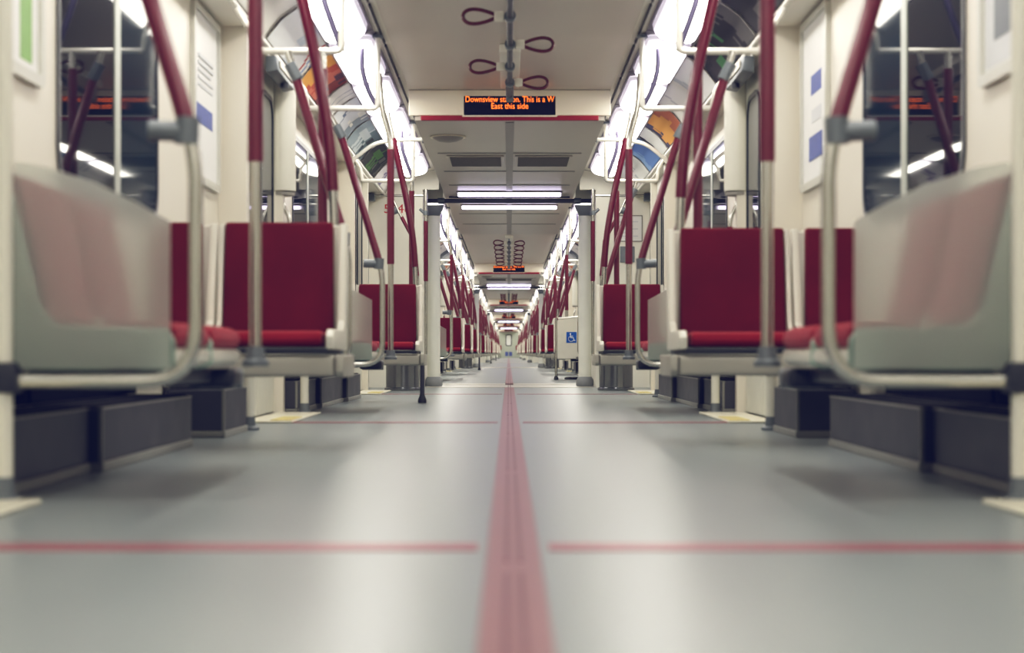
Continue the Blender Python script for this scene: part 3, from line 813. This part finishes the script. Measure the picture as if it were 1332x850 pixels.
far_mats = [card_mat('far_card_%d' % i, st, .3) for i, st in enumerate([
    [(0, (218, 218, 214)), (.5, (160, 166, 172)), (.7, (224, 222, 216))], [(0, (184, 112, 84)), (.5, (210, 190, 170)), (.8, (90, 84, 96))],
    [(0, (228, 226, 220)), (.3, (176, 178, 182)), (.4, (228, 226, 220))], [(0, (110, 116, 122)), (.6, (190, 194, 196))]])]
for s in (-1, 1):
    for k, (a, b, words_, stops, nz) in enumerate(CARDS[s]):
        m = card_mat('card_%s_%d' % (SIDE[s], k), stops, nz, 9, 'Y', b-a)
        me = arc_strip(s, a, b, .03, .004).mesh('ad_card', m, (s*1.15, a, 2.0), smooth=60)
        o = link('advertising_card', me, None, (s*1.15, a, 2.0))
        tag(o, 'curved %s in the %s cove' % (words_, SIDE[s]) if k != 0 else 'curved %s in the %s cove, nearest the camera' % (words_, SIDE[s]), 'advertising card', 'cove advertising cards')
        fr = MB()
        arc = arc_strip(s, b+.006, b+.028, 0, .008)
        link('card_rib', arc.mesh('card_rib', M_STRIPGREY, (s*1.15, a, 2.0), smooth=60), o)
    for ci in (1, 2):
        c = C1+CAR*ci
        for k in range(14):
            a = c+1.0+1.5*k
            if a+1.4 > c+CAR-.6: break
            key = ('farcard', s, k % 4)
            def fn(k=k, s=s): return 'advertising_card', (s*1.15, 0, 2.0), [('card', arc_strip(s, 0, 1.42, .03, .004), far_mats[k % 4], 60)]
            place(key, fn, a, 'curved advertising card, %s cove of the %s car, %s in its row' % (SIDE[s], ORD[ci], ORD[k]), 'advertising card', 'cove advertising cards of the %s car, %s' % (ORD[ci], SIDE[s]))

# ------------------------------------------------------------------ wall posters
def poster(s, y0, y1, z0, z1, label, blocks, name='wall_poster', x=W_BAY):
    root = empty(name, (s*(x-.001), (y0+y1)/2, z0))
    base = tuple(root.location)
    fr = MB(); ring(fr, rrect(y0, y1, z0, z1, .03, 3), rrect(y0+.035, y1-.035, z0+.035, z1-.035, .01, 3), 'x', s*(x-.001), s*(x-.022))
    link('poster_frame', fr.mesh('poster_frame', M_POSTF, base, smooth=40), root)
    pp = MB(); pp.box(s*(x-.002), s*(x-.008), y0+.03, y1-.03, z0+.03, z1-.03)
    po = link('poster_sheet', pp.mesh('poster_sheet', M_POSTW, base), root)
    for k, (nm, a, b, c, d, m) in enumerate(blocks):
        q = MB(); q.box(s*(x-.0081), s*(x-.0095-.0012*k), a, b, c, d)
        link(nm, q.mesh(nm, m, base), po)
    tag(root, label, 'poster')
    return root
def lines(y0, y1, z0, z1, n):
    return [('print_line', y0, y1-(.06 if k % 3 == 2 else 0), z0+(z1-z0)*k/n, z0+(z1-z0)*k/n+.014, M_PGREY) for k in range(n)]
poster(-1, 7.56, 8.24, 1.10, 1.93-.03, 'tall white framed notice with a blue panel on the left wall', [('print_panel', 7.66, 8.08, 1.375, 1.46, M_PBLUE)]+lines(7.70, 8.08, 1.54, 1.70, 5))
poster(1, 7.56, 8.24, 1.10, 1.90, 'tall white framed notice with two blue panels on the right wall',
       [('print_panel', 7.74, 8.0, 1.53, 1.62, M_PBLUE), ('print_panel', 7.74, 7.98, 1.40, 1.46, M_PGREY), ('print_panel', 7.72, 8.04, 1.23, 1.34, M_PBLUE)])
poster(-1, 4.55, 5.12, 1.12, 1.86, 'framed poster with a bright green strip beside the left window', [('print_strip', 4.90, 5.02, 1.18, 1.80, M_PGREEN), ('print_shape', 4.62, 4.88, 1.40, 1.82, M_PSLATE)])
poster(1, 4.55, 5.12, 1.12, 1.86, 'framed silver grey poster with a dark figure beside the right window', [('print_field', 4.60, 5.07, 1.17, 1.81, M_PGREY), ('print_shape', 4.78, 4.98, 1.24, 1.62, M_PSLATE)])

# ------------------------------------------------------------------ hanging straps on the centre rail
def f_strap(d):
    """teardrop loop reaching sideways from the rail; d = -1 left, +1 right"""
    def fn():
        pts = []
        for k in range(28):
            a = 2*math.pi*k/28
            x = .155-.085*math.cos(a); w = .050*math.sin(a)*(1-.62*(math.cos(a)*.5+.5)**1.0)
            pts.append((d*x, 0, w))
        lp = MB(); lp.loop(pts, .0095)
        h = MB(); h.box(d*.028, d*.082, -.018, .018, -.026, .026, .01, 2)
        r = MB(); r.tube([(0, -.025, 0), (0, .025, 0)], .030, 14)
        return 'hanging_strap', (0, 0, 0), [('strap_loop', lp, M_STRAP, 60), ('strap_holder', h, M_SHELL, 40), ('rail_collar', r, M_CLAMP, 40)]
    return fn
RAIL_Z = 2.055
def strap_set(ci, y0, y1, ych, sl, sr):
    w = ORD[ci]+' car'
    t = MB(); t.tube([(0, y0, RAIL_Z), (0, y1, RAIL_Z)], .017, 12)
    root = empty('ceiling_strap_rail', (0, (y0+y1)/2, RAIL_Z)); base = tuple(root.location)
    link('rail_tube', t.mesh('rail_tube', M_BOX, base, smooth=50), root)
    ch = MB(); ch.box(-.062, .062, ych, y1+.12, H_HI-.052, H_HI-.001, .01, 2)
    link('ceiling_channel', ch.mesh('ceiling_channel', M_SHELL, base, smooth=40), root)
    e = MB(); e.box(-.026, .026, y1-.02, y1+.10, RAIL_Z-.03, H_HI-.053, .008)
    link('end_bracket', e.mesh('end_bracket', M_CLAMP, base, smooth=40), root)
    hg = MB(); y = y0+.2
    while y < y1-.1:
        hg.tube([(0, y, RAIL_Z+.016), (0, y, H_HI-(.052 if y > ych else .002))], .010, 10); y += 1.2
    link('hangers', hg.mesh('hangers', M_CLAMP, base, smooth=40), root)
    tag(root, 'grey centre rail under the ceiling carrying the straps of the '+w, 'ceiling rail')
    for d, ys in ((-1, sl), (1, sr)):
        for k, y in enumerate(ys):
            if ci == 0: lab = 'maroon loop strap reaching to the %s, %s' % (SIDE[d], 'nearer the camera' if k == 0 else 'nearer the lit sign')
            else: lab = 'maroon loop strap %s of the centre rail, %s in the %s' % (SIDE[d], ORD[k], w)
            place(('strap', d), f_strap(d), y, lab, 'strap', 'hanging straps of the %s, %s' % (w, SIDE[d]), 0, RAIL_Z)
strap_set(0, 3.0, 11.5, 10.2, [8.8, 10.34], [9.6, 10.95])
for ci in range(1, N_CARS):
    c = C1+CAR*ci; o = CAR*ci
    ks = [3.6+1.24*k for k in range(6)]
    strap_set(ci, o+3.4, o+11.4, o+3.5, [o+k for k in ks], [o+k+.12 for k in ks])

# ------------------------------------------------------------------ illuminated signs on the bulkheads
def text_mesh(body, size, m, sx=1.):
    cu = bpy.data.curves.new('txt', 'FONT'); cu.body = body; cu.size = size; cu.align_x = 'CENTER'; cu.align_y = 'CENTER'; cu.extrude = .0006
    o = bpy.data.objects.new('txt', cu); COL.objects.link(o); bpy.context.view_layer.update()
    me = bpy.data.meshes.new_from_object(o.evaluated_get(bpy.context.evaluated_depsgraph_get()))
    bpy.data.objects.remove(o)
    me.transform(Matrix.Diagonal((sx, 1, 1, 1)))
    me.transform(Matrix.Rotation(math.pi/2, 4, 'X'))
    me.materials.clear(); me.materials.append(m)
    return me
def fit(me, w):
    xs = [v.co.x for v in me.vertices]; k = w/(max(xs)-min(xs)); me.transform(Matrix.Diagonal((k, 1, 1, 1))); return me
L1 = fit(text_mesh('Downsview station. This is a W', .058, M_LED), .615)
L2 = fit(text_mesh('East this side', .058, M_LED), .255)
def sign_parts():
    h = MB(); ring(h, rrect(-.330, .330, -.078, .078, .006, 2), rrect(-.318, .318, -.067, .067, .004, 2), 'y', 0, -.018)
    d = MB(); d.box(-.319, .319, -.010, -.0005, -.068, .068)
    return h.mesh('sign_housing', M_BULK), d.mesh('sign_screen', M_SIGNBLK)
SH, SD = sign_parts()
for ci in range(N_CARS):
    y = C1+CAR*(ci+1)-5.75-.002
    if y > END_Y: break
    root = empty('message_sign', (0, y, 2.058))
    link('sign_housing', SH, root); sc = link('sign_screen', SD, root)
    t = link('message_line', L1, sc, (0, -.0115, .043)); t = link('message_line', L2, sc, (0, -.0115, -.004))
    tag(root, 'orange lettered message sign over the red trim of the %s bulkhead' % ORD[ci], 'message sign')

# vents, dome and panels of the dropped ceilings
def f_vent(sx):
    def fn():
        f = MB(); f.box(sx*.045, sx*.515, -.37, .37, H_LO-.012, H_LO-.002, .004, 1)
        v = MB(); v.box(sx*.07, sx*.49, -.34, .34, H_LO-.016, H_LO-.012)
        sl = MB()
        for k in range(11): sl.box(sx*.07, sx*.49, -.33+k*.062, -.315+k*.062, H_LO-.02, H_LO-.016)
        return 'ceiling_vent', (sx*.28, 0, H_LO), [('vent_frame', f, M_CEILLO), ('vent_grille', v, M_VENT, None, [('vent_slats', sl, M_VENT)])]
    return fn
def f_dome():
    d = MB(); d.lathe([(.02, -.045), (.07, -.036), (.11, -.016), (.125, -.001)], 0, 0, 28)
    c = MB(); c.lathe([(.135, -.010), (.135, -.001)], 0, 0, 28)
    return 'ceiling_dome', (0, 0, 0), [('dome_cover', d, M_STRIPGREY, 60), ('dome_base', c, M_BULK, 40)]
for gi, gy in enumerate(GANG[:4]):
    for sx in (-1, 1):
        place(('vent', sx), f_vent(sx), gy-3.25, 'dark grey ceiling vent %s of the centre strip before the %s gangway' % (SIDE[sx], ORD[gi]), 'vent')
    place('dome', f_dome, gy-4.85, 'round grey dome on the dropped ceiling before the %s gangway' % ORD[gi], 'ceiling dome', None, -.46, H_LO-.001)

# ------------------------------------------------------------------ details on the first end wall
ey = GANG[0]-.55
num = fit(text_mesh('5646', .125, M_NUM), .26)
o = link('car_number_sign', num, None, (-1.115, ey-.003, 1.775)); tag(o, 'red car number 5646 on the white left end wall', 'car number')
root = empty('paper_notice', (1.19, ey-.001, 1.45)); b = tuple(root.location)
f = MB(); ring(f, rrect(1.055, 1.325, 1.45, 1.715, .008, 2), rrect(1.065, 1.315, 1.46, 1.705, .005, 2), 'y', ey-.001, ey-.008)
link('notice_border', f.mesh('notice_border', M_STRIPGREY, b), root)
f = MB(); f.box(1.064, 1.316, ey-.004, ey-.001, 1.459, 1.706); so = link('notice_sheet', f.mesh('notice_sheet', M_POSTW, b), root)
for k in range(5):
    f = MB(); f.box(1.09, 1.28-(k % 2)*.05, ey-.005, ey-.004, 1.50+k*.036, 1.512+k*.036); link('print_line', f.mesh('print_line', M_PGREY, b), so)
tag(root, 'thin framed paper notice on the white right end wall', 'notice')
f = MB(); f.box(1.10, 1.245, ey-.012, ey-.001, 1.245, 1.405, .004, 1)
o = link('small_picture_plate', f.mesh('small_picture_plate', M_PSLATE, (1.17, ey, 1.25)), None, (1.17, ey, 1.25)); tag(o, 'small slate blue picture plate under the paper notice', 'picture plate')

# ------------------------------------------------------------------ white access partition with the wheelchair sign, second car
def access_partition():
    y = bays(C1+CAR)[0]+.9; x0, x1 = .615, 1.38
    root = empty('access_partition', (1.0, y, 0)); b = tuple(root.location)
    p = MB(); p.prism([(x0, .27), (x1, .27), (x1, .83), (x0+.02, .775), (x0, .76)], 'y', y-.012, y+.012, .004, 1)
    pn = link('partition_panel', p.mesh('partition_panel', M_SHELL, b, smooth=35), root)
    e = MB(); e.tube([(x0+.012, y, .785), (x1, y, .845)], .016, 10); link('top_edge', e.mesh('top_edge', M_WHITETUBE, b, smooth=50), root)
    l = MB(); l.tube([(x0-.012, y, .03), (x0-.012, y, .79)], .017, 14)
    lg = link('leg', l.mesh('leg', M_STEEL, b, smooth=50), root)
    l = MB(); l.lathe([(.03, .0005), (.03, .02), (.018, .05)], x0-.012, y); link('leg_foot', l.mesh('leg_foot', M_DARK, b, smooth=40), lg)
    sg = MB(); sg.box(.735, .865, y-.0155, y-.0125, .475, .615, .001, 1); so = link('access_sign', sg.mesh('access_sign', M_BLUE, b), pn)
    cx, cz, k = .800, .545, .115   # the symbol: head, body, wheel
    m = MB(); ys = y-.0175
    def disc(u, v, r): m.prism([(cx+(u+r*math.cos(a*.3927))*k, cz+(v+r*math.sin(a*.3927))*k) for a in range(16)], 'y', ys, ys+.0015)
    def stroke(pts, w):
        for (a, c_) in zip(pts, pts[1:]):
            d = (Vector(c_)-Vector(a)).normalized(); n = Vector((-d.y, d.x))*w/2; d *= w/3
            q = [Vector(a)+n-d, Vector(a)-n-d, Vector(c_)-n+d, Vector(c_)+n+d]
            m.prism([(cx+v.x*k, cz+v.y*k) for v in q], 'y', ys, ys+.0015)
    disc(-.12, .40, .085)
    stroke([(-.12, .30), (-.09, -.03), (.20, -.03), (.30, -.36), (.40, -.33)], .085)
    stroke([(-.10, .14), (.16, .14)], .07)
    stroke([(-.05+.29*math.cos(math.radians(a)), -.16+.29*math.sin(math.radians(a))) for a in range(125, 345, 20)], .07)
    link('wheelchair_symbol', m.mesh('wheelchair_symbol', M_SIGNW, b), so)
    tag(root, 'white solid partition with a blue wheelchair sign on the right', 'partition')
    # dark scraps on the floor under it
    t = MB(); rr = random.Random(3)
    for k in range(9):
        cx_, cy_ = .72+rr.random()*.22, y+.25+rr.random()*.5
        t.lathe([(.03+rr.random()*.03, .0006), (.05, .012+rr.random()*.01), (.02, .03)], cx_, cy_, 9)
    o = link('floor_debris', t.mesh('floor_debris', M_DIRT, (.85, y+.5, 0), smooth=60), None, (.85, y+.5, 0))
    tag(o, 'dark scraps of litter on the floor under the white partition', 'litter', None, 'stuff')
access_partition()

# ------------------------------------------------------------------ far cab wall
def cab():
    y = END_Y-.001
    root = empty('door_cab', (0, y, 0)); root['kind'] = 'structure'; b = tuple(root.location)
    l = MB(); l.box(-.40, .40, y-.03, y, .01, 1.93, .01); lo = link('door_leaf', l.mesh('cab_door_leaf', M_CAB, b), root)
    g = MB(); ring(g, rrect(-.24, .24, .90, 1.80, .12), rrect(-.18, .18, .96, 1.74, .09), 'y', y-.031, y-.05); link('door_gasket', g.mesh('cab_gasket', M_GASKET, b), lo)
    g = MB(); g.prism(rrect(-.18, .18, .96, 1.74, .09), 'y', y-.031, y-.036); link('door_pane', g.mesh('cab_pane', M_POSTW, b), lo)
    for x in (-.27, .03):
        g = MB(); g.box(x, x+.24, y-.04, y-.031, .13, .46, .01); link('lower_panel', g.mesh('cab_lower_panel', M_PBLUE, b), lo)
    for s in (-1, 1):
        f = MB(); f.box(s*.55, s*.72, y-.16, y-.01, .60, .95, .02)
        o = link('wall_locker', f.mesh('wall_locker', M_REDBOX, (s*.63, y, .6), smooth=40), None, (s*.63, y, .6)); tag(o, 'small dark red locker %s of the far cab door' % SIDE[s], 'locker')
cab()

def GRADE():
    vs = SC.view_settings
    vs.use_curve_mapping = True
    cm = vs.curve_mapping
    def setc(i, pts):
        c = cm.curves[i]
        while len(c.points) > 2: c.points.remove(c.points[1])
        c.points[0].location = pts[0]; c.points[1].location = pts[-1]
        for p in pts[1:-1]: c.points.new(*p)
    # film-like grade: lifted cool blacks, warm highlights
    setc(0, [(0, .001), (.06, .052), (.25, .286), (.55, .65), (1, 1)])
    setc(1, [(0, .002), (.06, .053), (.25, .285), (.55, .645), (1, .985)])
    setc(2, [(0, .016), (.06, .060), (.25, .275), (.55, .615), (1, .945)])
    cm.update()

# ------------------------------------------------------------------ camera, world, colour
cam = bpy.data.cameras.new('camera'); co = bpy.data.objects.new('camera', cam); COL.objects.link(co)
co.location = (-.008, 0, CAM_H); co.rotation_euler = (math.pi/2, 0, 0)
cam.sensor_width = 36; cam.lens = F_PX/1332*36
cam.shift_x = 4.5/1332; cam.shift_y = 35/1332
cam.clip_start = .05; cam.clip_end = 400
cam.dof.use_dof = True; cam.dof.focus_distance = 19.0; cam.dof.aperture_fstop = 2.8; cam.dof.aperture_blades = 0
SC.camera = co
w = bpy.data.worlds.new('world'); SC.world = w; w.use_nodes = True
w.node_tree.nodes['Background'].inputs[0].default_value = (.02, .022, .03, 1); w.node_tree.nodes['Background'].inputs[1].default_value = .5
SC.view_settings.view_transform = 'Standard'
SC.view_settings.exposure = 0.22
GRADE()
SC.cycles.max_bounces = 10; SC.cycles.diffuse_bounces = 6; SC.cycles.glossy_bounces = 5; SC.cycles.transmission_bounces = 6
SC.cycles.caustics_reflective = False; SC.cycles.caustics_refractive = False
SC.cycles.sample_clamp_indirect = 6
SC.cycles.use_denoising = True
